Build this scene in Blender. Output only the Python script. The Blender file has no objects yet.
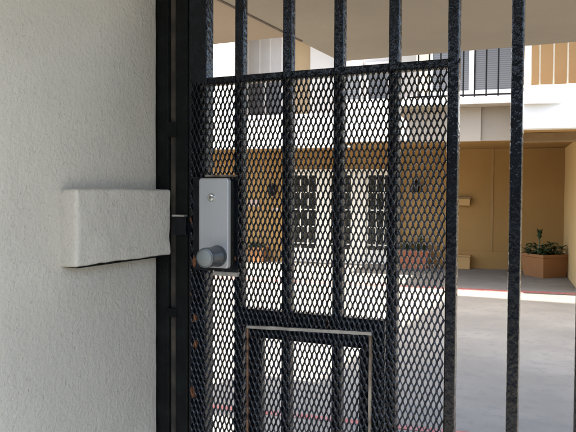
import bpy, bmesh, math, random
from mathutils import Vector, Matrix, noise

random.seed(7)
sc = bpy.context.scene
C = sc.collection
R = math.radians

# ------------------------------------------------------------------ camera
F, W, H = 680.0, 576.0, 432.0
YAW, PITCH, ROLL, CAMZ = 25.3, -1.9, 0.3, 1.5
cd = bpy.data.cameras.new('camera')
cam = bpy.data.objects.new('camera', cd)
C.objects.link(cam)
cd.sensor_fit = 'HORIZONTAL'
cd.sensor_width = 36
cd.lens = F / W * 36
cd.clip_start = 0.02
cd.clip_end = 600
CM = Matrix.Rotation(R(YAW), 3, 'Z') @ Matrix.Rotation(R(90 + PITCH), 3, 'X') @ Matrix.Rotation(R(ROLL), 3, 'Z')
cam.matrix_world = Matrix.Translation((0, 0, CAMZ)) @ CM.to_4x4()
sc.camera = cam
EYE = Vector((0, 0, CAMZ))


def ray(px, py):
    return CM @ Vector(((px - W / 2) / F, -(py - H / 2) / F, -1))


def hit_y(px, py, Y):
    d = ray(px, py)
    return EYE + d * (Y / d.y)


def hit_x(px, py, X):
    d = ray(px, py)
    return EYE + d * (X / d.x)


# building frame (u along the facade, v away from the camera)
BA = R(7.8)
UX = Vector((math.cos(BA), math.sin(BA), 0))
VX = Vector((-math.sin(BA), math.cos(BA), 0))


def hit_v(px, py, v):
    d = ray(px, py)
    p = EYE + d * (v / d.dot(VX))
    return p.dot(UX), p.z


# ------------------------------------------------------------------ materials
class NT:
    def __init__(s, name):
        s.m = bpy.data.materials.new(name)
        s.m.use_nodes = True
        s.t = s.m.node_tree
        s.n = s.t.nodes
        s.b = s.n['Principled BSDF']
        s.co = s.n.new('ShaderNodeTexCoord').outputs['Object']

    def link(s, a, b):
        s.t.links.new(a, b)

    def noise(s, scale, detail=4, rough=0.55, vec=None, stretch=None):
        n = s.n.new('ShaderNodeTexNoise')
        n.inputs['Scale'].default_value = scale
        n.inputs['Detail'].default_value = detail
        n.inputs['Roughness'].default_value = rough
        v = vec or s.co
        if stretch:
            mp = s.n.new('ShaderNodeMapping')
            mp.inputs['Scale'].default_value = stretch
            s.link(v, mp.inputs['Vector'])
            v = mp.outputs['Vector']
        s.link(v, n.inputs['Vector'])
        return n.outputs['Fac']

    def voro(s, scale, feature='F1'):
        n = s.n.new('ShaderNodeTexVoronoi')
        n.feature = feature
        n.inputs['Scale'].default_value = scale
        s.link(s.co, n.inputs['Vector'])
        return n.outputs['Distance']

    def ramp(s, f, a, b):
        n = s.n.new('ShaderNodeMapRange')
        n.interpolation_type = 'SMOOTHSTEP'
        n.inputs['From Min'].default_value = a
        n.inputs['From Max'].default_value = b
        s.link(f, n.inputs['Value'])
        return n.outputs['Result']

    def math(s, op, a, b):
        n = s.n.new('ShaderNodeMath')
        n.operation = op
        for i, x in enumerate((a, b)):
            if isinstance(x, (int, float)):
                n.inputs[i].default_value = x
            else:
                s.link(x, n.inputs[i])
        return n.outputs[0]

    def mix(s, f, a, b):
        n = s.n.new('ShaderNodeMix')
        n.data_type = 'RGBA'
        if isinstance(f, (int, float)):
            n.inputs[0].default_value = f
        else:
            s.link(f, n.inputs[0])
        for i, x in ((6, a), (7, b)):
            if isinstance(x, tuple):
                n.inputs[i].default_value = (*x, 1)
            else:
                s.link(x, n.inputs[i])
        return n.outputs[2]

    def color(s, c):
        if isinstance(c, tuple):
            s.b.inputs['Base Color'].default_value = (*c, 1)
        else:
            s.link(c, s.b.inputs['Base Color'])

    def set(s, rough=None, metal=None, spec=None):
        if rough is not None:
            if isinstance(rough, (int, float)):
                s.b.inputs['Roughness'].default_value = rough
            else:
                s.link(rough, s.b.inputs['Roughness'])
        if metal is not None:
            s.b.inputs['Metallic'].default_value = metal
        if spec is not None:
            s.b.inputs['Specular IOR Level'].default_value = spec

    def bump(s, h, dist, strength=1.0):
        n = s.n.new('ShaderNodeBump')
        n.inputs['Distance'].default_value = dist
        n.inputs['Strength'].default_value = strength
        s.link(h, n.inputs['Height'])
        prev = s.b.inputs['Normal']
        if prev.is_linked:
            s.link(prev.links[0].from_socket, n.inputs['Normal'])
        s.link(n.outputs['Normal'], prev)

    def blob(s, center, radius):
        """1 inside a ragged patch round a point, 0 outside (a rust patch)"""
        n = s.n.new('ShaderNodeVectorMath')
        n.operation = 'DISTANCE'
        geo = s.n.new('ShaderNodeNewGeometry')
        mp = s.n.new('ShaderNodeVectorMath')
        mp.operation = 'MULTIPLY'
        mp.inputs[1].default_value = (1, 1, 0.55)
        s.link(geo.outputs['Position'], mp.inputs[0])
        s.link(mp.outputs[0], n.inputs[0])
        n.inputs[1].default_value = (center[0], center[1], center[2] * 0.55)
        nz = s.noise(95, 4, 0.6)
        d = s.math('ADD', n.outputs['Value'], s.math('MULTIPLY', s.math('SUBTRACT', nz, 0.5), radius * 1.5))
        return s.ramp(d, radius, radius * 0.6)


def stucco(name, col, scale=1.0, amp=1.0, var=0.12):
    t = NT(name)
    big = t.noise(3.0 * scale, 3)
    c2 = tuple(x * (1 - var) for x in col)
    base = t.mix(t.ramp(big, 0.3, 0.7), c2, col)
    fine = t.noise(260 * scale, 3, 0.65)
    mid = t.noise(120 * scale, 2, 0.5)
    lump = t.ramp(t.noise(48 * scale, 3, 0.5), 0.30, 0.72)
    pit = t.math('MULTIPLY', t.ramp(t.noise(88 * scale, 2, 0.55), 0.63, 0.70), t.ramp(t.noise(14 * scale, 2), 0.38, 0.58))
    base = t.mix(t.math('MULTIPLY', pit, 0.12), base, tuple(x * 0.5 for x in col))
    base = t.mix(t.math('MULTIPLY', t.ramp(fine, 0.55, 0.75), 0.16), base, tuple(x * 0.6 for x in col))
    t.color(base)
    t.set(rough=0.92, spec=0.2)
    h = t.math('ADD', t.math('MULTIPLY', lump, 0.75), t.math('MULTIPLY', fine, 0.8))
    h = t.math('ADD', h, t.math('MULTIPLY', mid, 2.3))
    h = t.math('SUBTRACT', h, t.math('MULTIPLY', pit, 0.8))
    t.bump(h, 0.0011 * amp, 0.8)
    return t.m


def plain(name, col, rough=0.8, var=0.15, scale=4.0, bump=0.0, bscale=40, metal=0.0, spec=0.4):
    t = NT(name)
    t.color(t.mix(t.ramp(t.noise(scale, 5), 0.3, 0.7), tuple(x * (1 - var) for x in col), col))
    t.set(rough=rough, metal=metal, spec=spec)
    if bump:
        t.bump(t.noise(bscale, 4), bump)
    return t.m


RUSTS = []     # filled before the gate paint is made


def gate_paint(name, col=(0.005, 0.007, 0.010), rough=0.11, bs=130, bd=0.0023, rust=True, spec=0.30):
    t = NT(name)
    c = t.mix(t.ramp(t.noise(30, 4), 0.4, 0.75), col, tuple(x * 2.2 for x in col))
    dust = t.ramp(t.noise(260, 3, 0.7), 0.66, 0.76)
    c = t.mix(t.math('MULTIPLY', dust, 0.35), c, (0.22, 0.21, 0.19))
    if rust:
        f = None
        for p, r in RUSTS:
            b = t.blob(p, r)
            f = b if f is None else t.math('MAXIMUM', f, b)
        fl = t.math('MULTIPLY', t.ramp(t.noise(45, 6, 0.7), 0.68, 0.74), 0.5)
        f = t.math('MAXIMUM', f, fl) if f is not None else fl
        rc = t.mix(t.noise(120, 4), (0.10, 0.035, 0.015), (0.30, 0.13, 0.055))
        c = t.mix(f, c, rc)
        t.set(rough=t.math('ADD', rough, t.math('MULTIPLY', f, 0.6)))
    else:
        t.set(rough=rough)
    t.set(spec=spec)
    t.color(c)
    t.bump(t.noise(bs, 2, 0.5, stretch=(1, 1, 0.62)), bd, 0.8)
    return t.m


# ------------------------------------------------------------------ mesh helpers
class MB:
    """collects shapes that become ONE mesh object"""
    def __init__(s):
        s.v, s.f, s.sm = [], [], False

    def box(s, x0, x1, y0, y1, z0, z1, rot=0, c=None):
        n = len(s.v)
        pts = [Vector((x, y, z)) for z in (z0, z1) for y in (y0, y1) for x in (x0, x1)]
        if rot:
            c = Vector(c) if c is not None else Vector(((x0 + x1) / 2, (y0 + y1) / 2, 0))
            M = Matrix.Rotation(rot, 3, 'Z')
            pts = [M @ (p - c) + c for p in pts]
        s.v += pts
        s.f += [tuple(n + i for i in q) for q in ((0, 2, 3, 1), (4, 5, 7, 6), (0, 1, 5, 4), (2, 6, 7, 3), (0, 4, 6, 2), (1, 3, 7, 5))]
        return s

    def lathe(s, prof, axis_o, axis_d, seg=32):
        """prof: list of (radius, along)"""
        d = Vector(axis_d).normalized()
        a = d.orthogonal().normalized()
        b = d.cross(a)
        o = Vector(axis_o)
        n = len(s.v)
        for r, h in prof:
            for k in range(seg):
                t = 2 * math.pi * k / seg
                s.v.append(o + d * h + (a * math.cos(t) + b * math.sin(t)) * r)
        for i in range(len(prof) - 1):
            for k in range(seg):
                k2 = (k + 1) % seg
                s.f.append((n + i * seg + k, n + i * seg + k2, n + (i + 1) * seg + k2, n + (i + 1) * seg + k))
        s.f.append(tuple(n + k for k in reversed(range(seg))))
        m = n + (len(prof) - 1) * seg
        s.f.append(tuple(m + k for k in range(seg)))
        return s

    def tube(s, pts, rad, seg=8):
        n = len(s.v)
        pts = [Vector(p) for p in pts]
        for i, p in enumerate(pts):
            d = (pts[min(i + 1, len(pts) - 1)] - pts[max(i - 1, 0)]).normalized()
            a = d.orthogonal().normalized()
            b = d.cross(a)
            r = rad[i] if isinstance(rad, (list, tuple)) else rad
            for k in range(seg):
                t = 2 * math.pi * k / seg
                s.v.append(p + (a * math.cos(t) + b * math.sin(t)) * r)
        for i in range(len(pts) - 1):
            for k in range(seg):
                k2 = (k + 1) % seg
                s.f.append((n + i * seg + k, n + i * seg + k2, n + (i + 1) * seg + k2, n + (i + 1) * seg + k))
        s.f.append(tuple(n + k for k in reversed(range(seg))))
        m = n + (len(pts) - 1) * seg
        s.f.append(tuple(m + k for k in range(seg)))
        return s

    def build(s, name, mat, parent=None, bevel=0, bseg=2, smooth=False, local=True):
        """vertices are given in world space, or in the root's space when local"""
        me = bpy.data.meshes.new(name)
        v = s.v
        o0 = Vector((0, 0, 0))
        if parent is not None and not local:
            o0 = parent.matrix_world.translation if parent.parent is None else Vector((0, 0, 0))
        me.from_pydata([tuple(p) for p in v], [], s.f)
        me.materials.append(mat)
        if bevel:
            bm = bmesh.new()
            bm.from_mesh(me)
            bmesh.ops.bevel(bm, geom=[e for e in bm.edges], offset=bevel, segments=bseg, profile=0.5, affect='EDGES', clamp_overlap=True)
            bm.to_mesh(me)
            bm.free()
        if smooth:
            for p in me.polygons:
                p.use_smooth = True
            me.set_sharp_from_angle(angle=R(40))
        me.update()
        o = bpy.data.objects.new(name, me)
        C.objects.link(o)
        if parent is not None:
            o.parent = parent
        return o


def box(*a, **k):
    return MB().box(*a, **k)


def tag(o, label=None, cat=None, group=None, kind=None):
    if label:
        o['label'] = label
    if cat:
        o['category'] = cat
    if group:
        o['group'] = group
    if kind:
        o['kind'] = kind
    return o


def empty(name, label, cat, loc=(0, 0, 0), rz=0, group=None):
    o = bpy.data.objects.new(name, None)
    o.empty_display_size = 0.1
    C.objects.link(o)
    o.location = loc
    o.rotation_euler = (0, 0, rz)
    return tag(o, label, cat, group)


# ------------------------------------------------------------------ gate geometry (everything in world space)
D = 1.150                       # front plane of the gate bars
BW = 0.019                      # bar width
bar_x = [-0.6595 + 0.10236 * k for k in range(10)]
HX = bar_x[9] + BW + 0.1024     # hinge-side stile, out of the picture on the right

RUSTS += [(hit_y(185, 286, 1.14), 0.012), (hit_y(187, 296, 1.14), 0.009), (hit_y(233, 258, 1.14), 0.007),
          (hit_y(189, 222, 1.14), 0.008), (hit_y(193, 262, 1.14), 0.008), (hit_y(328, 323, 1.148), 0.005),
          (hit_y(196, 345, 1.148), 0.006), (hit_y(193, 392, 1.148), 0.008), (hit_y(195, 318, 1.148), 0.006)]

M_paint = gate_paint('black gate paint')
M_mesh = gate_paint('black mesh paint', rough=0.17, bs=260, bd=0.0014, spec=0.46)
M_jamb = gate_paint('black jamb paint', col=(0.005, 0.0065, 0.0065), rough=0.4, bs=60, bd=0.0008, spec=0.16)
M_edge = plain('worn bare steel edging', (0.42, 0.40, 0.35), 0.5, 0.4, 40, 0.0006, 150, metal=0.0)
t = NT('rusty steel edging')
t.color(t.mix(t.ramp(t.noise(60, 5), 0.35, 0.6), (0.05, 0.03, 0.02), (0.24, 0.13, 0.07)))
t.set(rough=0.7)
M_rustedge = t.m
t = NT('tan worn edging')
t.color(t.mix(t.ramp(t.noise(25, 5, stretch=(1, 1, 0.5)), 0.4, 0.62), (0.10, 0.07, 0.045), (0.40, 0.35, 0.27)))
t.set(rough=0.6)
M_tanedge = t.m
t = NT('satin lock metal')
t.color(t.mix(t.noise(90, 4, stretch=(1, 1, 0.03)), (0.50, 0.53, 0.55), (0.58, 0.61, 0.63)))
t.set(rough=0.45, metal=0.7)
t.bump(t.noise(420, 2, stretch=(1, 1, 0.02)), 0.00015, 0.5)
M_lock = t.m
t = NT('grey knob metal')
t.color((0.17, 0.19, 0.205))
t.set(rough=0.36, metal=0.8)
M_knob = t.m
t = NT('dull knob face')
t.color(t.mix(t.noise(200, 4), (0.24, 0.275, 0.275), (0.30, 0.335, 0.33)))
t.set(rough=0.5, metal=0.4)
M_knobface = t.m
M_chrome = plain('bright cylinder metal', (0.75, 0.75, 0.73), 0.15, 0.05, metal=1.0)
M_dark = plain('keyway dark', (0.01, 0.01, 0.01), 0.6)

gate = empty('security_gate', 'black painted steel bar gate with expanded metal mesh panel and silver lock', 'gate', (HX, D, 0))


def gpart(mb, name, mat, parent=gate, **k):
    off = Vector((HX, D, 0))
    mb.v = [Vector(p) - off for p in mb.v]
    return mb.build(name, mat, parent, **k)


# top rail and mesh limits
z_rail_b = hit_y(330, 76.0, D).z
z_rail_t = hit_y(330, 67.5, D).z
z_mesh_t = hit_y(330, 73.0, D).z
LOWZ = 0.72

GT = 2.42   # gate top
GB = 0.07
# lock-side stile, broken in two heights by nothing: one flat bar
gpart(box(-0.764, -0.7235, D, D + 0.028, GB, GT), 'stile', M_paint, bevel=0.002)
gpart(box(HX, HX + 0.04, D, D + 0.028, GB, GT), 'stile', M_paint, bevel=0.002)
for x in bar_x:
    gpart(box(x, x + BW, D, D + BW, GB + 0.02, GT - 0.02), 'bar', M_paint, bevel=0.0028)
# rails (set 2 mm proud at the back so nothing is coplanar)
gpart(box(-0.7235, bar_x[4] + 0.003, D + 0.002, D + BW + 0.003, z_rail_b, z_rail_t), 'rail', M_paint, bevel=0.002)
gpart(box(-0.7235, bar_x[4] + 0.003, D + 0.002, D + BW + 0.003, LOWZ - 0.02, LOWZ), 'rail', M_paint, bevel=0.002)
gpart(box(-0.7235, HX, D - 0.002, D + BW + 0.005, GT - 0.03, GT), 'rail', M_paint, bevel=0.002)
gpart(box(-0.7235, HX, D - 0.002, D + BW + 0.005, GB, GB + 0.03), 'rail', M_paint, bevel=0.002)

# weld beads where the bars meet the rail
for k, x in enumerate([-0.7235 - BW + 0.001] + bar_x[:5]):
    for sx in (0.0, BW):
        if k == 0 and sx == 0.0:
            continue
        w = MB().lathe([(0.0004, -0.0045), (0.0014, -0.003), (0.0019, 0.0), (0.0015, 0.003), (0.0004, 0.0045)],
                       (x + sx + random.uniform(-.001, .001), D + 0.0005, z_rail_t + random.uniform(-0.006, -0.003)), (0.15, 0, 1), 10)
        gpart(w, 'weld_bead', M_paint, smooth=True)

# expanded metal mesh
mb = MB()
A, B = 0.00492, 0.0123
X0, X1 = -0.757, bar_x[4] + 0.002
YM = D - 0.0036
ni = int((X1 - X0) / A)
nj = int((z_mesh_t - LOWZ) / B)
SW, SD = 0.00225, 0.0034
TS = (0.0, 0.16, 0.34, 0.66, 0.84, 1.0)


def bond(i, j):
    v = noise.noise_vector((i * 0.37 + 5.1, j * 0.61 + 2.2, 1.7))
    w = noise.noise_vector((i * 0.06, j * 0.05, 8.3))
    return v.x * 0.00035 + w.x * 0.0006, v.y * 0.0006 + w.y * 0.0008, w.z * 0.0012


def ease(q):
    return q * q * (3 - 2 * q)


for j in range(nj):
    for i in range(ni + 1):
        if (i + j) % 2:
            continue
        for sgn in (-1, 1):
            if not (0 <= i + sgn <= ni):
                continue
            rings = []
            wob = random.uniform(-0.00015, 0.00015)
            for q in TS:
                e = ease(q)
                b0_, b1_ = bond(i, j), bond(i + sgn, j + 1)
                x = X0 + A * (i + sgn * e) + b0_[0] * (1 - e) + b1_[0] * e
                z = z_mesh_t - B * (j + q) + b0_[1] * (1 - q) + b1_[1] * q
                y = YM + b0_[2] * (1 - q) + b1_[2] * q + 0.0006 * (1 if q < 0.5 else -1) * abs(q - 0.5) * 2
                hw = SW / 2 * (1.0 + 0.35 * abs(q - 0.5) * 2) + wob
                an = sgn * 0.5 * (1 - abs(q - 0.5) * 1.2)
                ca, sa = math.cos(an), math.sin(an)
                n0 = len(mb.v)
                for dx, dy in ((-hw, -SD / 2), (hw, -SD / 2), (hw, SD / 2), (-hw, SD / 2)):
                    mb.v.append(Vector((x + dx * ca - dy * sa, y + dx * sa + dy * ca, z)))
                rings.append(n0)
            for a, b in zip(rings, rings[1:]):
                for k in range(4):
                    k2 = (k + 1) % 4
                    mb.f.append((a + k, b + k, b + k2, a + k2))
gpart(mb, 'mesh_panel', M_mesh)

# ------------------------------------------------------------------ access flap in the mesh
fl0 = hit_y(247, 327, D - 0.01)
fl1 = hit_y(370, 334, D - 0.01)
fz = (fl0.z + fl1.z) / 2
fx0, fx1 = fl0.x, fl1.x
slope = (fl1.z - fl0.z) / (fx1 - fx0)
fb = 0.79                      # bottom of the flap
# frame of the opening (behind the mesh)
gpart(box(bar_x[0] + BW, fx1 + 0.022, D + 0.002, D + BW + 0.004, fz - 0.004, fz + 0.028), 'rail', M_paint, bevel=0.002)
gpart(box(fx1 - 0.002, fx1 + 0.022, D + 0.001, D + BW + 0.001, fb - 0.03, fz - 0.0005), 'flap_post', M_paint, bevel=0.002)
flap = gpart(box(fx0 - 0.0095, fx1 - 0.004, D + 0.0015, D + BW - 0.002, fz - 0.026, fz - 0.0045), 'access_flap', M_paint, bevel=0.002)
flap['label'] = 'small rectangular hatch outlined by a worn bare steel edge'
fr = MB()
fr.box(fx0 - 0.0095, fx0 + 0.026, D + 0.0015, D + BW - 0.002, fb + 0.026, fz - 0.0265)
fr.box(fx1 - 0.024, fx1 - 0.004, D + 0.0015, D + BW - 0.002, fb + 0.026, fz - 0.0265)
fr.box(fx0 + 0.004, fx1 - 0.004, D + 0.0015, D + BW - 0.002, fb, fb + 0.0255)
gpart(fr, 'flap_frame', M_paint, parent=flap, bevel=0.002)


def edging(pts, wdt, dep, mat, name):
    """bent flat strip whose outline wanders a little like a hand-cut edge"""
    m = MB()
    (xa, za), (xb, zb) = pts
    n = 24
    horiz = abs(xb - xa) > abs(zb - za)
    for k in range(n + 1):
        q = k / n
        x, z = xa + (xb - xa) * q, za + (zb - za) * q
        w = wdt * (0.9 + 0.25 * noise.noise((x * 60, z * 60, 3.1)))
        o = 0.0006 * noise.noise((x * 35, z * 35, 9.7))
        for a, y in ((-w / 2 + o, D - 0.0085), (w / 2 + o, D - 0.0085 - 0.0004), (w / 2 + o, D - 0.0085 + dep), (-w / 2 + o, D - 0.0085 + dep)):
            m.v.append(Vector((x, y, z + a)) if horiz else Vector((x + a, y, z)))
    for k in range(n):
        for i in range(4):
            i2 = (i + 1) % 4
            q = (k * 4 + i, k * 4 + i2, k * 4 + 4 + i2, k * 4 + 4 + i)
            m.f.append(q)
    m.f += [(3, 2, 1, 0), (n * 4, n * 4 + 1, n * 4 + 2, n * 4 + 3)]
    return gpart(m, name, mat, parent=flap)


o = edging(((fx0 - 0.002, fl0.z), (fx1 + 0.002, fl1.z)), 0.0062, 0.0075, M_edge, 'edging')
o['label'] = 'bright bare steel strip along the top of the hatch'
edging(((fx0, fl0.z - 0.004), (fx0, fb)), 0.0035, 0.0075, M_rustedge, 'edging')
edging(((fx1, fl1.z - 0.004), (fx1, fb)), 0.0052, 0.0075, M_tanedge, 'edging')

# ------------------------------------------------------------------ lock
YL = 1.114
la = hit_y(198.5, 178, YL)
lb = hit_y(228.5, 269, YL)
lx0, lx1, lz1, lz0 = la.x, lb.x, la.z, lb.z


def rounded_plate(x0, x1, z0, z1, y0, y1, r, n=6, chamfer=0.003):
    out = []
    for cx, cz, a0 in ((x1 - r, z1 - r, 0), (x0 + r, z1 - r, 90), (x0 + r, z0 + r, 180), (x1 - r, z0 + r, 270)):
        for k in range(n + 1):
            a = R(a0 + 90 * k / n)
            out.append((cx + r * math.cos(a), cz + r * math.sin(a)))
    cx, cz = (x0 + x1) / 2, (z0 + z1) / 2
    hx, hz = (x1 - x0) / 2, (z1 - z0) / 2
    m = MB()
    N = len(out)
    for y, ins in ((y1, 0), (y0 + chamfer, 0), (y0 + chamfer * 0.3, chamfer * 0.3), (y0, chamfer)):
        for x, z in out:
            m.v.append(Vector((cx + (x - cx) * (hx - ins) / hx, y, cz + (z - cz) * (hz - ins) / hz)))
    for i in range(3):
        for k in range(N):
            k2 = (k + 1) % N
            m.f.append((i * N + k, (i + 1) * N + k, (i + 1) * N + k2, i * N + k2))
    m.f.append(tuple(3 * N + k for k in range(N)))
    m.f.append(tuple(reversed(range(N))))
    return m


plate_t = hit_y(220, 177, D - 0.006).z
plate_b = hit_y(220, 271, D - 0.006).z
px0, px1 = hit_y(194, 220, D - 0.006).x, hit_y(239, 220, D - 0.006).x
lock = gpart(rounded_plate(lx0, lx1, lz0, lz1, YL, YL + 0.007, 0.006), 'lock_case', M_lock, smooth=True)
gpart(rounded_plate(lx0 + 0.0015, lx1 - 0.0005, lz0 + 0.0015, lz1 - 0.0015, YL + 0.0072, D - 0.0102, 0.006), 'lock_body', M_jamb, parent=lock, smooth=True)
lock['label'] = 'satin silver lock case with round knob and key cylinder'
gpart(box(px0, px1, D - 0.010, D - 0.0065, plate_b, plate_t), 'backing_plate', M_paint, parent=lock, bevel=0.0008)
# bent flanges of the cut-out, worn pale below and tan above
gpart(box(hit_y(213, 270, D - .011).x, hit_y(237.5, 270, D - .011).x, D - 0.0125, D - 0.002, plate_b - 0.0085, plate_b - 0.0004), 'flange', M_edge, parent=lock, bevel=0.0008)
gpart(box(hit_y(205, 175, D - .011).x, hit_y(236, 175, D - .011).x, D - 0.0115, D - 0.002, plate_t + 0.0004, plate_t + 0.0040), 'flange', M_tanedge, parent=lock, bevel=0.0006)
kb = hit_y(217.6, 256, YL)
kz = kb.z
knob = MB().lathe([(0.0205, -0.001), (0.0205, 0.004), (0.0192, 0.0065), (0.0186, 0.010), (0.0186, 0.039), (0.0190, 0.043), (0.0184, 0.0458), (0.0168, 0.0466)], (kb.x, YL, kz), (0, -1, 0), 48)
kn = gpart(knob, 'knob', M_knob, parent=lock, smooth=True)
kf = MB().lathe([(0.0150, 0.0460), (0.0150, 0.0474), (0.0146, 0.0477)], (kb.x, YL, kz), (0, -1, 0), 40)
gpart(kf, 'knob_face', M_knobface, parent=lock, smooth=True)
kc = hit_y(211.5, 197.5, YL)
gpart(MB().lathe([(0.0085, -0.001), (0.0085, 0.0012), (0.0070, 0.0030), (0.0064, 0.0048), (0.0054, 0.0052)], (kc.x, YL, kc.z), (0, -1, 0), 32), 'key_cylinder', M_chrome, parent=lock, smooth=True)
gpart(box(kc.x - 0.0007, kc.x + 0.0009, YL - 0.0058, YL - 0.0050, kc.z - 0.0034, kc.z + 0.0034), 'keyway', M_dark, parent=lock)
sb = hit_y(222, 183.5, YL)
for (sx, sy) in ((204, 183), (222.5, 264)):
    p = hit_y(sx, sy, YL)

# ------------------------------------------------------------------ jamb
jroot = empty('gate_jamb', 'black steel gate post of twin flat bars fixed between stucco pier and gate', 'gate post', (-0.805, D, 0))


def jpart(mb, name, mat, **k):
    off = Vector((-0.805, D, 0))
    mb.v = [Vector(p) - off for p in mb.v]
    return mb.build(name, mat, jroot, **k)


JF = D + 0.002
ja, jb_, jc, jd = -0.8415 - 0.012, -0.8150, -0.7983, -0.7685
jpart(box(ja, jb_, JF, JF + 0.05, 0, 2.49), 'flat_bar', M_jamb, bevel=0.002)
jpart(box(jc, jd, JF, JF + 0.05, 0, 2.49), 'flat_bar', M_jamb, bevel=0.002)
t = NT('weathered primer web')
t.color(t.mix(t.ramp(t.noise(14, 5), 0.35, 0.65), (0.030, 0.029, 0.026), (0.095, 0.082, 0.064)))
t.set(rough=0.6)
t.bump(t.noise(60, 4), 0.001)
M_web = t.m
jpart(box(jb_ + 0.0003, jc - 0.0003, JF + 0.009, JF + 0.014, 0.02, 2.47), 'web', M_web)
for y0, y1 in ((122, 137), (308, 317), (30, 34)):
    za, zb = hit_y(171, y1, JF).z, hit_y(171, y0, JF).z
    if y0 == 30:
        za, zb = 0.5, 0.53
    jpart(box(jb_ - 0.004, jc + 0.004, JF - 0.0022, JF + 0.008, za, zb), 'spacer', M_jamb, bevel=0.001)
# strike keeper beside the end of the stucco block
ka, kb2 = hit_y(173, 235, JF - 0.012), hit_y(186, 217, JF - 0.012)
jpart(box(ka.x, kb2.x, JF - 0.013, JF - 0.0003, ka.z, kb2.z), 'strike', M_paint, bevel=0.0015)
jpart(box(ka.x - 0.001, kb2.x - 0.004, JF - 0.0145, JF - 0.0003, kb2.z + 0.0004, kb2.z + 0.004), 'strike_lip', M_edge, bevel=0.0006)

# ------------------------------------------------------------------ stucco pier with strike block
M_stucco = stucco('grey green knockdown stucco', (0.665, 0.645, 0.57), 1.2)
PX = -0.8422
PY0, PY1 = 0.742, 1.1505
CEIL = 2.50


def wobble_box(x0, x1, y0, y1, z0, z1, r, step, amp, seed, skip_bottom=False):
    """stucco-coated box: rounded corners and a hand-trowelled surface"""
    bm = bmesh.new()
    bmesh.ops.create_cube(bm, size=1)
    for v in bm.verts:
        v.co = Vector((x0 + (x1 - x0) * (v.co.x + .5), y0 + (y1 - y0) * (v.co.y + .5), z0 + (z1 - z0) * (v.co.z + .5)))
    for axis, lo, hi in ((0, x0, x1), (1, y0, y1), (2, z0, z1)):
        n = max(1, int((hi - lo) / step))
        for k in range(1, n):
            co = [0, 0, 0]
            no = [0, 0, 0]
            co[axis] = lo + (hi - lo) * k / n
            no[axis] = 1
            bmesh.ops.bisect_plane(bm, geom=bm.verts[:] + bm.edges[:] + bm.faces[:], plane_co=co, plane_no=no)
    sharp = [e for e in bm.edges if len(e.link_faces) == 2 and e.link_faces[0].normal.dot(e.link_faces[1].normal) < 0.3]
    bmesh.ops.bevel(bm, geom=sharp, offset=r, segments=4, profile=0.5, affect='EDGES')
    bm.normal_update()
    for v in bm.verts:
        p = v.co
        d = noise.fractal((p.x * 22 + seed, p.y * 22, p.z * 22), 1.0, 2.0, 3) * amp
        v.co = p + v.normal * d
    m = MB()
    bm.verts.index_update()
    m.v = [v.co.copy() for v in bm.verts]
    m.f = [tuple(v.index for v in f.verts) for f in bm.faces]
    bm.free()
    return m


pier = empty('stucco_pier', 'grey textured stucco pier at left with a projecting strike block', 'pillar', (-1.05, 0.95, 0))


def ppart(mb, name, mat, **k):
    off = Vector((-1.05, 0.95, 0))
    mb.v = [Vector(p) - off for p in mb.v]
    return mb.build(name, mat, pier, **k)


ppart(wobble_box(-1.30, PX, PY0, PY1, -0.02, CEIL - 0.004, 0.006, 0.03, 0.0010, 3.3), 'shaft', M_stucco, smooth=True)
BX = -0.8055
b0 = hit_x(77, 189, BX)
b1 = hit_x(78, 267.5, BX)
bo = ppart(wobble_box(PX - 0.02, BX, b0.y - 0.001, PY1 - 0.002, b1.z, b0.z + 0.001, 0.0055, 0.009, 0.0024, 8.1), 'strike_block', M_stucco, smooth=True)
ppart(box(PX + 0.0005, BX - 0.001, b0.y + 0.004, PY1 - 0.004, b1.z - 0.0016, b1.z + 0.0006), 'shadow_line', M_jamb)  # dark strip standing in for the shadow line under the block
bo['label'] = 'stucco coated block projecting from the pier towards the gate'

# matching pier on the hinge side (outside the frame)
tag(wobble_box(HX + 0.055, HX + 0.5, PY0, PY1, -0.02, CEIL - 0.004, 0.008, 0.08, 0.001, 5.5).build('stucco_pier', M_stucco, smooth=True),
    'plain grey stucco pier carrying the hinge side of the gate', 'pillar')

# ------------------------------------------------------------------ the building we stand under
M_ceil = stucco('taupe ceiling stucco', (0.28, 0.242, 0.192), 0.35, 1.0)
M_ceil2 = stucco('tan ceiling stucco', (0.31, 0.245, 0.18), 0.35, 1.0)
M_jointdark = plain('dark joint filler', (0.10, 0.075, 0.055), 0.9, 0.3, 12)
pb = empty('passage_building', 'taupe plastered underside of the storey overhanging the passage gate', 'building', (0, 0, 0))
box(-1.86, 0.95, -1.5, 4.85, CEIL, 16.4).build('upper_storey', M_ceil, pb)
box(-2.72, -1.862, 3.1, 4.09, CEIL + 0.035, 2.64).build('ceiling_slab', M_ceil2, pb)
box(-1.855, -1.837, 2.75, 4.10, CEIL - 0.004, CEIL - 0.0005).build('joint_strip', M_jointdark, pb)

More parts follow.
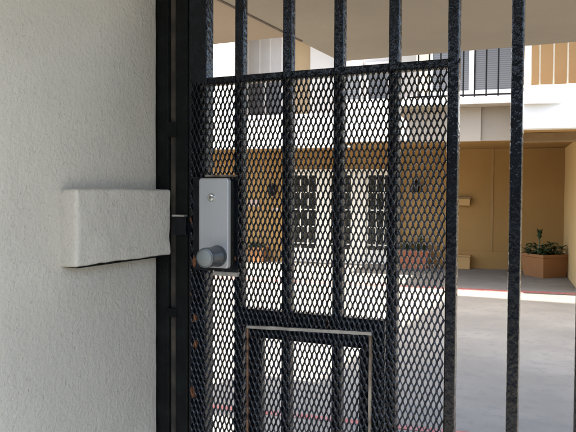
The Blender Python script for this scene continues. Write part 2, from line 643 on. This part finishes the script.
# ------------------------------------------------------------------ ground
t = NT('courtyard concrete')
n1 = t.noise(0.55, 5, 0.6)
n2 = t.noise(9, 6, 0.65)
n3 = t.noise(120, 3, 0.7)
st = t.noise(1.2, 4, 0.6, stretch=(0.8, 2.2, 1))
c = t.mix(t.ramp(n1, 0.3, 0.7), (0.172, 0.160, 0.132), (0.243, 0.226, 0.188))
c = t.mix(t.math('MULTIPLY', t.ramp(st, 0.40, 0.70), 0.45), c, (0.158, 0.148, 0.124))
c = t.mix(t.math('MULTIPLY', t.ramp(n2, 0.50, 0.66), 0.5), c, (0.15, 0.142, 0.124))
c = t.mix(t.math('MULTIPLY', t.ramp(n3, 0.56, 0.70), 0.4), c, (0.155, 0.15, 0.14))
t.color(c)
t.set(rough=0.9, spec=0.25)
t.bump(n3, 0.002)
M_ground = t.m
g = MB()
S = 250
g.v = [Vector(p) for p in ((-S, -S, 0), (S, -S, 0), (S, S, 0), (-S, S, 0))]
g.f = [(0, 1, 2, 3)]
tag(g.build('ground', M_ground), kind='structure')
t = NT('street asphalt')  # unseen asphalt added behind the viewer to darken gloss reflections
t.color(t.mix(t.ramp(t.noise(20, 5), 0.35, 0.7), (0.035, 0.035, 0.036), (0.065, 0.065, 0.064)))
t.set(rough=0.9)
t.bump(t.noise(150, 3), 0.004)
m = MB()
m.v = [Vector(p) for p in ((-120, -120, 0.004), (120, -120, 0.004), (120, -2.6, 0.004), (-120, -2.6, 0.004))]
m.f = [(0, 1, 2, 3)]
tag(m.build('unseen_street', t.m), kind='structure')

t = NT('faded red line paint')
t.color(t.mix(t.ramp(t.noise(14, 6, 0.7), 0.42, 0.66), (0.33, 0.085, 0.07), (0.30, 0.20, 0.175)))
t.set(rough=0.8)
M_red = t.m


def strip(v0, v1, u0, u1, z, mat, name):
    m = MB()
    m.v = [UX * u + VX * v + Vector((0, 0, z)) for u, v in ((u0, v0), (u1, v0), (u1, v1), (u0, v1))]
    m.f = [(0, 1, 2, 3)]
    return m.build(name, mat)


tag(strip(4.31, 4.39, -12, 9, 0.004, M_red, 'red_lane_line'), 'thin red painted line on paving nearest the gate', 'painted line')
tag(strip(10.97, 11.18, -12, 9, 0.004, M_red, 'red_lane_line'), 'red painted line along the front of the porch', 'painted line')

# unseen low building added behind the viewer for gloss paint and lock to mirror
ob = empty('reflection_building', 'long low taupe building added unseen behind the viewer for reflections', 'building', (0, -15, 0))
M_opp = stucco('street building stucco', (0.22, 0.19, 0.16), 0.25, 1.0)
box(-28, 30, -8, 0, -0.02, 5.2).build('wall', M_opp, ob)
box(-28.3, 30.3, -8.3, 0.35, 5.202, 5.5).build('roof', M_opp, ob)
M_opg = plain('street building glass', (0.02, 0.022, 0.025), 0.1)
for k in range(9):
    x = -25 + k * 6.2
    box(x, x + 2.2, 0.002, 0.05, 1.0, 2.5).build('window', M_opg, ob)

# ------------------------------------------------------------------ apartment building across the court
OU, OV = -2.0, 13.0
root0 = UX * OU + VX * OV
apt = empty('apartment_building', 'two storey white and ochre apartment building across the sunny courtyard', 'building', root0, BA)


def apart(mb, name, mat, parent=apt, **k):
    off = Vector((OU, OV, 0))
    mb.v = [Vector(p) - off for p in mb.v]
    return mb.build(name, mat, parent, **k)


M_white = stucco('white wall stucco', (0.72, 0.71, 0.67), 0.25, 1.2, 0.08)
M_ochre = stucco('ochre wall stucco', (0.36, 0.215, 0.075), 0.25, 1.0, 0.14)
M_tan = stucco('tan wall stucco', (0.31, 0.205, 0.10), 0.25, 1.0, 0.08)
M_tan2 = stucco('pale tan wall stucco', (0.52, 0.40, 0.245), 0.25, 1.0, 0.08)
M_creamwall = stucco('cream wall stucco', (0.62, 0.54, 0.42), 0.25, 1.0, 0.06)
M_taupe = stucco('taupe wall stucco', (0.41, 0.355, 0.29), 0.25, 1.0, 0.06)
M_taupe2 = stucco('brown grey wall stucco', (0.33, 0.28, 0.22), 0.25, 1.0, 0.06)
M_brown = plain('brown fascia board', (0.24, 0.15, 0.065), 0.7, 0.25, 6, 0.001, 60)
M_roof = plain('roof tiles', (0.30, 0.14, 0.08), 0.8, 0.3, 8)
M_cream = plain('cream door paint', (0.78, 0.745, 0.63), 0.5, 0.08, 6)
M_wframe = plain('white window frame', (0.78, 0.78, 0.76), 0.5, 0.05)
t = NT('dark window glass')
t.color(t.mix(t.noise(2.5, 3), (0.012, 0.012, 0.008), (0.03, 0.028, 0.018)))
t.set(rough=0.1, spec=0.2)
M_glass = t.m
t = NT('grey window blinds behind glass')
wv = t.n.new('ShaderNodeTexWave')
wv.wave_type = 'BANDS'
wv.bands_direction = 'Z'
wv.inputs['Scale'].default_value = 9.0
wv.inputs['Distortion'].default_value = 0.15
t.link(t.co, wv.inputs['Vector'])
t.color(t.mix(wv.outputs['Fac'], (0.085, 0.09, 0.097), (0.13, 0.135, 0.145)))
t.set(rough=0.25)
M_blind = t.m
M_paleblind = plain('pale roller blind', (0.60, 0.61, 0.60), 0.6, 0.08, 3)
M_black = plain('black railing paint', (0.004, 0.004, 0.0045), 0.5, spec=0.15)
M_pale = plain('pale railing paint', (0.22, 0.20, 0.16), 0.6)

WV = 14.3        # ground floor back wall
HC = 2.42        # porch ceiling
UL, UR = -9.5, 1.15
# ground floor back wall (door openings are filled by the door sets standing 2 cm proud)
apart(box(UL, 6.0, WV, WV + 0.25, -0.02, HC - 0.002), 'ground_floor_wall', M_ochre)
# wainscot step and control joints
apart(box(-1.95, UR, WV - 0.03, WV - 0.002, -0.02, hit_v(485, 251, WV)[1]), 'wainscot', M_ochre, bevel=0.004)
j = MB()
for pxx in (492,):
    u = hit_v(pxx, 200, WV)[0]
    j.box(u - 0.022, u + 0.022, WV - 0.012, WV - 0.002, hit_v(485, 250.5, WV)[1], HC - 0.004)
apart(j, 'control_joint', plain('darker ochre trim', (0.36, 0.22, 0.08), 0.8))
# right side wall of the porch
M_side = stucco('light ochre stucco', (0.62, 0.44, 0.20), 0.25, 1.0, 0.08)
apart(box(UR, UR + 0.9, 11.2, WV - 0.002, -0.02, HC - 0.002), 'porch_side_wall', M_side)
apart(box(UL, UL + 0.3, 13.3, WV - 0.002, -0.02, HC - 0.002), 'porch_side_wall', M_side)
# porch ceilings and storey slab, three sections with different fronts
UA, UB, UC, UD = -2.82, -1.58, 0.25, 6.0
apart(box(UL, UA - 0.002, 13.302, 20, HC, 2.62), 'porch_ceiling', M_ochre)
apart(box(UA, UC - 0.002, 12.002, 20, HC, 2.62), 'porch_ceiling', M_ochre)
apart(box(UC, UD, 10.32, 20, HC + 0.004, 2.62), 'porch_ceiling', M_ochre)
# dropped beam under the right hand section
apart(box(UC + 0.002, UD, 10.75, 11.0, HC - 0.13, HC + 0.002), 'beam', M_brown, bevel=0.006)
# upper walls
UW = 14.25
top = 5.30
zl_p = hit_v(265, 116, 13.3)[1]
apart(box(UL, -5.28, 13.05, 13.3, HC - 0.004, top), 'upper_wall', M_white)
apart(box(-5.278, UA - 0.002, 13.15, 13.30, HC - 0.004, zl_p), 'parapet', M_white, bevel=0.01)
apart(box(UL, UA - 0.3, UW, UW + 0.2, 2.622, top), 'upper_wall', M_tan2)
apart(box(-3.94, -3.30, UW - 0.25, UW - 0.002, 2.62, top), 'pilaster', M_white, bevel=0.01)
# section over the doors
zd = hit_v(365, 100.5, 12.0)[1]
apart(box(UA, UB, 11.85, 12.0, HC - 0.004, zd), 'parapet', M_white, bevel=0.01)
apart(box(-3.16, UB, 13.305, 13.5, 2.62, top), 'upper_wall', M_white)
apart(box(UB + 0.002, UB + 0.12, 11.8, 12.0, HC - 0.004, zd + 0.02), 'pilaster', M_white)
# section with the black balcony
um = hit_v(481, 120, 12.0)[0]
zs0 = hit_v(484, 103.5, 10.1)[1]
zs1 = hit_v(484, 96.5, 10.1)[1]
um = hit_v(481, 120, 10.4)[0]
uh = hit_v(410, 120, 10.4)[0]
zh = hit_v(484, 140.8, 10.4)[1]
apart(box(uh, um, 10.38, 10.50, zh, zs0 - 0.016), 'porch_header', M_taupe)
apart(box(um + 0.002, UC - 0.004, 10.42, 10.50, zh + 0.003, zs0 - 0.016), 'porch_header', M_taupe2)
apart(box(uh, UC - 0.004, 10.502, 11.99, HC + 0.03, HC + 0.12), 'porch_ceiling', M_ochre)
apart(box(UB + 0.122, UC - 0.002, 12.0015, 12.19, 2.622, zs0 + 0.098), 'upper_wall', M_creamwall)
apart(box(UB + 0.122, UC - 0.002, 12.002, 12.2, zs0 + 0.10, top), 'upper_wall', M_creamwall)
balc = apart(box(UB - 0.06, UC - 0.003, 10.1, 11.795, zs0, zs1), 'balcony', M_white, bevel=0.008)
balc['label'] = 'small balcony with white slab and thin black railing'
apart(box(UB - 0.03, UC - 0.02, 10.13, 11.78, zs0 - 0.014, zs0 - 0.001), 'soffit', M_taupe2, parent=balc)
apart(box(UB + 0.21, UC - 0.07, 10.13, 10.155, zs1 + 0.02, zs1 + 0.045), 'bottom_rail', M_black, parent=balc)
apart(box(UB + 0.21, UC - 0.07, 10.125, 10.16, zs1 + 1.0, zs1 + 1.035), 'handrail', M_black, parent=balc)
us = [hit_v(p, 70, 10.14)[0] for p in (463.5, 474.8, 486.5, 498.5)]
du = (us[-1] - us[0]) / 3
bl0 = None
u = us[0]
ulist = list(us)
while u - du > UB + 0.24:
    u -= du
    ulist.append(u)
for u in ulist:
    apart(box(u - 0.011, u + 0.011, 10.131, 10.153, zs1 + 0.001, zs1 + 0.999), 'baluster', M_black, parent=balc)
# right hand volume: sunlit parapet, pale railing, ochre wall behind
zp = hit_v(548, 84.5, 10.1)[1]
zb_ = hit_v(548, 128.5, 10.1)[1]
apart(box(UC, UD, 10.1, 10.3, zb_, zp), 'parapet', M_white, bevel=0.012)
apart(box(UC + 0.001, hit_v(531.5, 60, 10.1)[0], 10.102, 10.298, zp, top), 'pilaster', M_white, bevel=0.008)
apart(box(UC + 0.13, UD, 12.0, 12.2, 2.62, top), 'upper_wall', M_tan)
pr = MB()
pr.box(UC + 0.15, UD, 10.18, 10.22, zp + 0.95, zp + 0.99)
prail = apart(pr, 'railing', M_pale)
u0 = hit_v(540, 60, 10.2)[0]
for k in range(16):
    u = u0 + 0.182 * k
    apart(box(u - 0.010, u + 0.010, 10.19, 10.21, zp - 0.001, zp + 0.949), 'baluster', M_pale, parent=prail)
# tapering wedge added to the parapet only to cast a diagonal shadow
zl = hit_v(540, 103, 10.1)[1]
ul0, ul1 = UC + 0.002, hit_v(562, 103, 10.1)[0]
m = MB()
m.v = [Vector(p) for z in (zl - 0.012, zl + 0.012) for p in ((ul0, 10.099, z), (ul0, 10.012, z), (ul0 + 0.22, 10.020, z), (ul1, 10.095, z), (ul1, 10.099, z))]
m.f = [(0, 1, 2, 3, 4), (9, 8, 7, 6, 5)] + [(k, k + 5, (k + 1) % 5 + 5, (k + 1) % 5) for k in range(5)]
apart(m, 'shadow_caster', M_white)
# roofs
apart(box(UL - 0.3, UA, 12.9, 20, top, top + 0.25), 'roof', M_roof)
apart(box(UA + 0.001, UB + 0.121, 11.75, 20, top, top + 0.25), 'roof', M_roof)
apart(box(UB + 0.122, UD + 0.3, 10.95, 20, top, top + 0.25), 'roof', M_roof)


# windows: frame + panes
def window(u0, u1, z0, z1, v, nx, nz, fmat, gmat, fw=0.05, mw=0.03, mullions=None, name='window', proud=0.05):
    f = MB()
    f.box(u0, u0 + fw, v - proud, v - 0.002, z0, z1)
    f.box(u1 - fw, u1, v - proud, v - 0.002, z0, z1)
    f.box(u0 + fw, u1 - fw, v - proud, v - 0.002, z0, z0 + fw)
    f.box(u0 + fw, u1 - fw, v - proud, v - 0.002, z1 - fw, z1)
    a, b = u0 + fw, u1 - fw
    for k in range(1, nx):
        x = a + (b - a) * k / nx
        f.box(x - mw / 2, x + mw / 2, v - proud + 0.006, v - 0.004, z0 + fw, z1 - fw)
    for k in range(1, nz):
        z = z0 + fw + (z1 - z0 - 2 * fw) * k / nz
        f.box(a, b, v - proud + 0.009, v - 0.006, z - mw / 2, z + mw / 2)
    fo = apart(f, name, fmat)
    apart(box(a + 0.001, b - 0.001, v - proud + 0.022, v - 0.012, z0 + fw + 0.001, z1 - fw - 0.001), 'pane', gmat, parent=fo)
    return fo


# upper floor windows
window(-5.46, -4.60, 4.05, 5.22, UW, 3, 1, M_wframe, M_paleblind, 0.05, 0.03)
window(-5.46, -4.60, 2.75, 4.046, UW, 2, 1, M_wframe, M_blind, 0.05, 0.05)
window(-3.08, -2.66, 2.9, 4.08, 13.305, 1, 1, M_wframe, M_blind, 0.06)
window(-2.60, -2.10, 2.9, 4.08, 13.305, 1, 1, M_wframe, M_blind, 0.06)
zw0 = hit_v(485, 89, 12.0)[1]
ua = hit_v(430, 70, 12.0)[0]
ub = hit_v(470, 70, 12.0)[0]
uc = hit_v(475, 70, 12.0)[0]
ud = hit_v(510, 70, 12.0)[0]
window(ua, (ub + uc) / 2 - 0.002, zw0 - 0.07, 4.9, 12.0, 1, 1, M_wframe, M_blind, 0.05)
window((ub + uc) / 2 + 0.002, UC - 0.01, zw0 - 0.07, 4.9, 12.0, 1, 1, M_wframe, M_blind, 0.05)
apart(box(UB + 0.23, UC - 0.01, 11.93, 11.997, zs1 + 0.001, zw0 - 0.072), 'window_sill', M_wframe)

# french doors: cream posts, three glazed leaves, cream kick panels
zt = hit_v(340, 173.5, WV)[1]
zk = hit_v(340, 249, WV)[1]
us_ = [hit_v(p, 215, WV)[0] for p in (291.5, 318, 330, 353, 367, 394, 400)]
fz1 = zt + 0.09
fr = MB()
fr.box(us_[0] - 0.09, us_[6], WV - 0.07, WV - 0.002, zt, fz1)
fr.box(us_[0] - 0.09, us_[0], WV - 0.07, WV - 0.002, 0, zt - 0.001)
for a, b in ((us_[1], us_[2]), (us_[3], us_[4]), (us_[5], us_[6])):
    fr.box(a, b, WV - 0.07, WV - 0.002, 0, zt - 0.001)
apart(fr, 'door_frame', M_cream, bevel=0.006)
for (a, b, nx) in ((us_[0], us_[1], 3), (us_[2], us_[3], 2), (us_[4], us_[5], 3)):
    w = window(a + 0.004, b - 0.004, 0.012, zt - 0.004, WV, nx, 5, M_cream, M_glass, 0.035, 0.024, name='french_door')
    apart(box(a + 0.04, b - 0.04, WV - 0.056, WV - 0.006, 0.05, zk - 0.0), 'kick_panel', M_cream, parent=w, bevel=0.004)
    apart(MB().lathe([(0.022, 0), (0.026, 0.03), (0.018, 0.05)], (b - 0.06, WV - 0.056, 0.95), (0, -1, 0), 12), 'handle', M_chrome, parent=w)

# plinth-like utility box and wall box in the porch (hung on / standing against the wall)
M_ochre_p = plain('ochre painted metal', (0.46, 0.28, 0.10), 0.6, 0.1)


def world_uv(u, v, z=0):
    return UX * u + VX * v + Vector((0, 0, z))


ua, za = hit_v(456, 205.5, WV - 0.1)
ub, zb2 = hit_v(470, 197, WV - 0.1)
e = empty('wall_box', 'small ochre box with a dark lid mounted on the porch wall', 'wall box', world_uv((ua + ub) / 2, WV, za), BA)
hw = (ub - ua) / 2
box(-hw, hw, -0.12, -0.003, 0, (zb2 - za) * 0.8).build('body', M_ochre_p, e, bevel=0.006)
box(-hw - 0.02, hw + 0.02, -0.14, -0.003, (zb2 - za) * 0.8 + 0.001, zb2 - za).build('lid', M_brown, e, bevel=0.004)
ua, za = hit_v(450, 269, WV - 0.25)
ub, zb2 = hit_v(470, 255.5, WV - 0.25)
e = empty('utility_cabinet', 'low ochre painted cabinet standing at the foot of the porch wall', 'cabinet', world_uv((ua + ub) / 2, WV - 0.14, 0), BA)
hw = (ub - ua) / 2
box(-hw, hw, -0.12, 0.10, 0, zb2 - 0.03).build('body', M_ochre_p, e, bevel=0.008)
box(-hw - 0.015, hw + 0.015, -0.135, 0.102, zb2 - 0.029, zb2).build('lid', M_ochre_p, e, bevel=0.006)


# wall lamps
def wall_lamp(px, py, label):
    u, z = hit_v(px, py, WV - 0.1)
    e = empty('wall_lamp', label, 'lamp', world_uv(u, WV, z), BA, 'black lanterns on the porch wall')
    box(-0.05, 0.05, -0.025, -0.003, -0.10, 0.12).build('back_plate', M_black, e, bevel=0.006)
    MB().tube([(0, -0.02, 0.08), (0, -0.08, 0.15), (0, -0.13, 0.14), (0, -0.14, 0.11)], 0.012).build('bracket', M_black, e, smooth=True)
    MB().lathe([(0.07, -0.13), (0.095, 0.05), (0.10, 0.055), (0.02, 0.11)], (0, -0.14, 0), (0, 0, 1), 6).build('lantern', M_black, e)


wall_lamp(272, 190, 'black lantern on the ochre wall left of the glazed doors')
wall_lamp(416, 186, 'black lantern on the ochre wall right of the glazed doors')
# pale plaques on the wall left of the doors
for px, py, w, h, lab in ((254, 203, 0.28, 0.15, 'larger pale pink plaque on the ochre wall above the small potted plant'), (276, 209.5, 0.14, 0.07, 'small pale plaque below the left wall lantern')):
    u, z = hit_v(px, py, WV)
    e = empty('wall_plaque', lab, 'plaque', world_uv(u, WV, z), BA)
    box(-w / 2, w / 2, -0.03, -0.003, -h / 2, h / 2).build('plate', plain('pale plaque', (0.62, 0.52, 0.46), 0.6, 0.2, 20), e, bevel=0.004)
    box(-w / 2 + 0.02, w / 2 - 0.02, -0.034, -0.0305, -h / 2 + 0.02, h / 2 - 0.02).build('panel', plain('plaque field', (0.50, 0.36, 0.30), 0.6, 0.2, 30), e)


# ------------------------------------------------------------------ potted plants
t = NT('dark green leaves')
t.color(t.mix(t.noise(9, 3), (0.018, 0.040, 0.016), (0.055, 0.095, 0.035)))
t.set(rough=0.45)
M_leaf = t.m
M_soil = plain('potting soil', (0.035, 0.025, 0.018), 0.95, 0.4, 30, 0.004, 60)
t = NT('orange brown planter')
t.color(t.mix(t.noise(5, 5), (0.25, 0.105, 0.032), (0.33, 0.148, 0.048)))
t.set(rough=0.75)
t.bump(t.noise(40, 4), 0.002)
M_terra = t.m
t = NT('red clay planter')
t.color(t.mix(t.noise(5, 5), (0.34, 0.10, 0.042), (0.44, 0.155, 0.065)))
t.set(rough=0.75)
M_terra2 = t.m


def leaf(m, base, direction, length, width, droop):
    d = Vector(direction).normalized()
    side = d.cross(Vector((0, 0, 1)))
    if side.length < 0.05:
        side = Vector((1, 0, 0))
    side.normalize()
    up = side.cross(d).normalized()
    n = len(m.v)
    p = Vector(base)
    prof = ((0.0, 0.25), (0.3, 0.9), (0.6, 1.0), (0.85, 0.55), (1.0, 0.05))
    for q, w in prof:
        c = p + d * (length * q) + Vector((0, 0, -droop * length * q * q))
        m.v += [c - side * (width * w / 2) + up * width * 0.15 * w, c, c + side * (width * w / 2) + up * width * 0.15 * w]
    for k in range(len(prof) - 1):
        a, b = n + 3 * k, n + 3 * k + 3
        m.f += [(a, a + 1, b + 1, b), (a + 1, a + 2, b + 2, b + 1)]


def planter(px, py_base, label, v, size, height, rot, mat, n_leaf, spread, lh, plume=None, seed=1, taper=0.86, lw=0.06):
    rnd = random.Random(seed)
    u = hit_v(px, 200, v)[0]
    e = empty('potted_plant', label, 'potted plant', world_uv(u, v, 0), rot)
    sx, sy = size
    m = MB()
    o, i_ = 1.0, 0.88
    rings = [(taper, 0.0), (1.0, height - 0.05), (1.06, height - 0.05), (1.06, height), (0.90, height), (0.88, height - 0.06)]
    for s, z in rings:
        for cx, cy in ((-1, -1), (1, -1), (1, 1), (-1, 1)):
            m.v.append(Vector((cx * sx / 2 * s, cy * sy / 2 * s, z)))
    for r_ in range(len(rings) - 1):
        for k in range(4):
            k2 = (k + 1) % 4
            m.f.append((r_ * 4 + k, r_ * 4 + k2, r_ * 4 + 4 + k2, r_ * 4 + 4 + k))
    m.f.append((3, 2, 1, 0))
    m.build('planter_box', mat, e, bevel=0.004)
    box(-sx * .43, sx * .43, -sy * .43, sy * .43, height - 0.09, height - 0.055).build('soil', M_soil, e)
    lf = MB()
    st = MB()
    for k in range(n_leaf):
        bx = rnd.uniform(-.40, .40) * sx
        by = rnd.uniform(-.40, .40) * sy
        hgt = rnd.uniform(0.15, 1.0) * lh * (1 - 0.5 * (abs(bx) / sx + abs(by) / sy))
        a = rnd.uniform(0, 2 * math.pi)
        p0 = Vector((bx, by, height - 0.06))
        p1 = p0 + Vector((math.cos(a) * spread * hgt * .5, math.sin(a) * spread * hgt * .5, hgt))
        st.tube([p0, (p0 + p1) / 2 + Vector((0, 0, .02)), p1], 0.006, 5)
        for q in range(5):
            b = a + rnd.uniform(-2.2, 2.2)
            pp = p0.lerp(p1, rnd.uniform(0.45, 1.0))
            leaf(lf, pp, (math.cos(b), math.sin(b), rnd.uniform(0.0, 0.9)), rnd.uniform(.7, 1.3) * lw * 2.2, lw * rnd.uniform(.7, 1.2), rnd.uniform(.1, .5))
    if plume:
        bx, by, ph = plume
        p0 = Vector((bx, by, height - 0.06))
        p1 = p0 + Vector((0.05, 0, ph))
        st.tube([p0, p0.lerp(p1, .5) + Vector((.02, 0, 0)), p1], [0.014, 0.012, 0.009], 6)
        for q in range(16):
            b = rnd.uniform(0, 6.28)
            leaf(lf, p0.lerp(p1, rnd.uniform(.65, 1.0)), (math.cos(b) * .6, math.sin(b) * .6, 1), lw * 2.0, lw * .9, .1)
    st.build('stems', M_leaf, e)
    lf.build('foliage', M_leaf, e)
    return e


planter(546, 277, 'orange brown square planter of dark leafy plants in the right porch corner', 13.35, (.60, .60), 0.42, BA + R(38), M_terra, 44, 0.5, 0.30, plume=(-0.22, -0.05, 0.44), seed=4)
planter(415, 265, 'long red clay planter of dark plants against the porch wall behind the mesh', 14.0, (.58, .34), 0.36, BA, M_terra2, 34, 0.6, 0.32, seed=9)
planter(258, 262, 'orange clay pot with low green plant left of the glazed doors', 14.05, (.36, .34), 0.32, BA, M_terra, 20, 0.5, 0.18, seed=12)

# ------------------------------------------------------------------ daylight
SUN_EL = 72.0
SUN_AZ = -2.5     # degrees: light travels towards +Y turned this much clockwise
w = bpy.data.worlds.new('World')
sc.world = w
w.use_nodes = True
nt = w.node_tree
sky = nt.nodes.new('ShaderNodeTexSky')
sky.sky_type = 'NISHITA'
sky.sun_disc = False
sky.sun_elevation = R(SUN_EL)
sky.sun_rotation = R(180 + SUN_AZ)
sky.air_density = 1.0
sky.dust_density = 4.0
sky.ozone_density = 0.3
nt.links.new(sky.outputs['Color'], nt.nodes['Background'].inputs['Color'])
nt.nodes['Background'].inputs['Strength'].default_value = 0.15
sd = bpy.data.lights.new('sun', 'SUN')
sd.energy = 3.5
sd.angle = R(0.53)
sd.color = (1.0, 0.95, 0.87)
so = bpy.data.objects.new('sun', sd)
C.objects.link(so)
el, az = R(SUN_EL), R(SUN_AZ)
trav = Vector((math.sin(az) * math.cos(el), math.cos(az) * math.cos(el), -math.sin(el)))
so.rotation_euler = trav.to_track_quat('-Z', 'Y').to_euler()

vs = sc.view_settings
vs.view_transform = 'Standard'
vs.look = 'None'
vs.gamma = 1
vs.use_curve_mapping = False
vs.exposure = 2.3
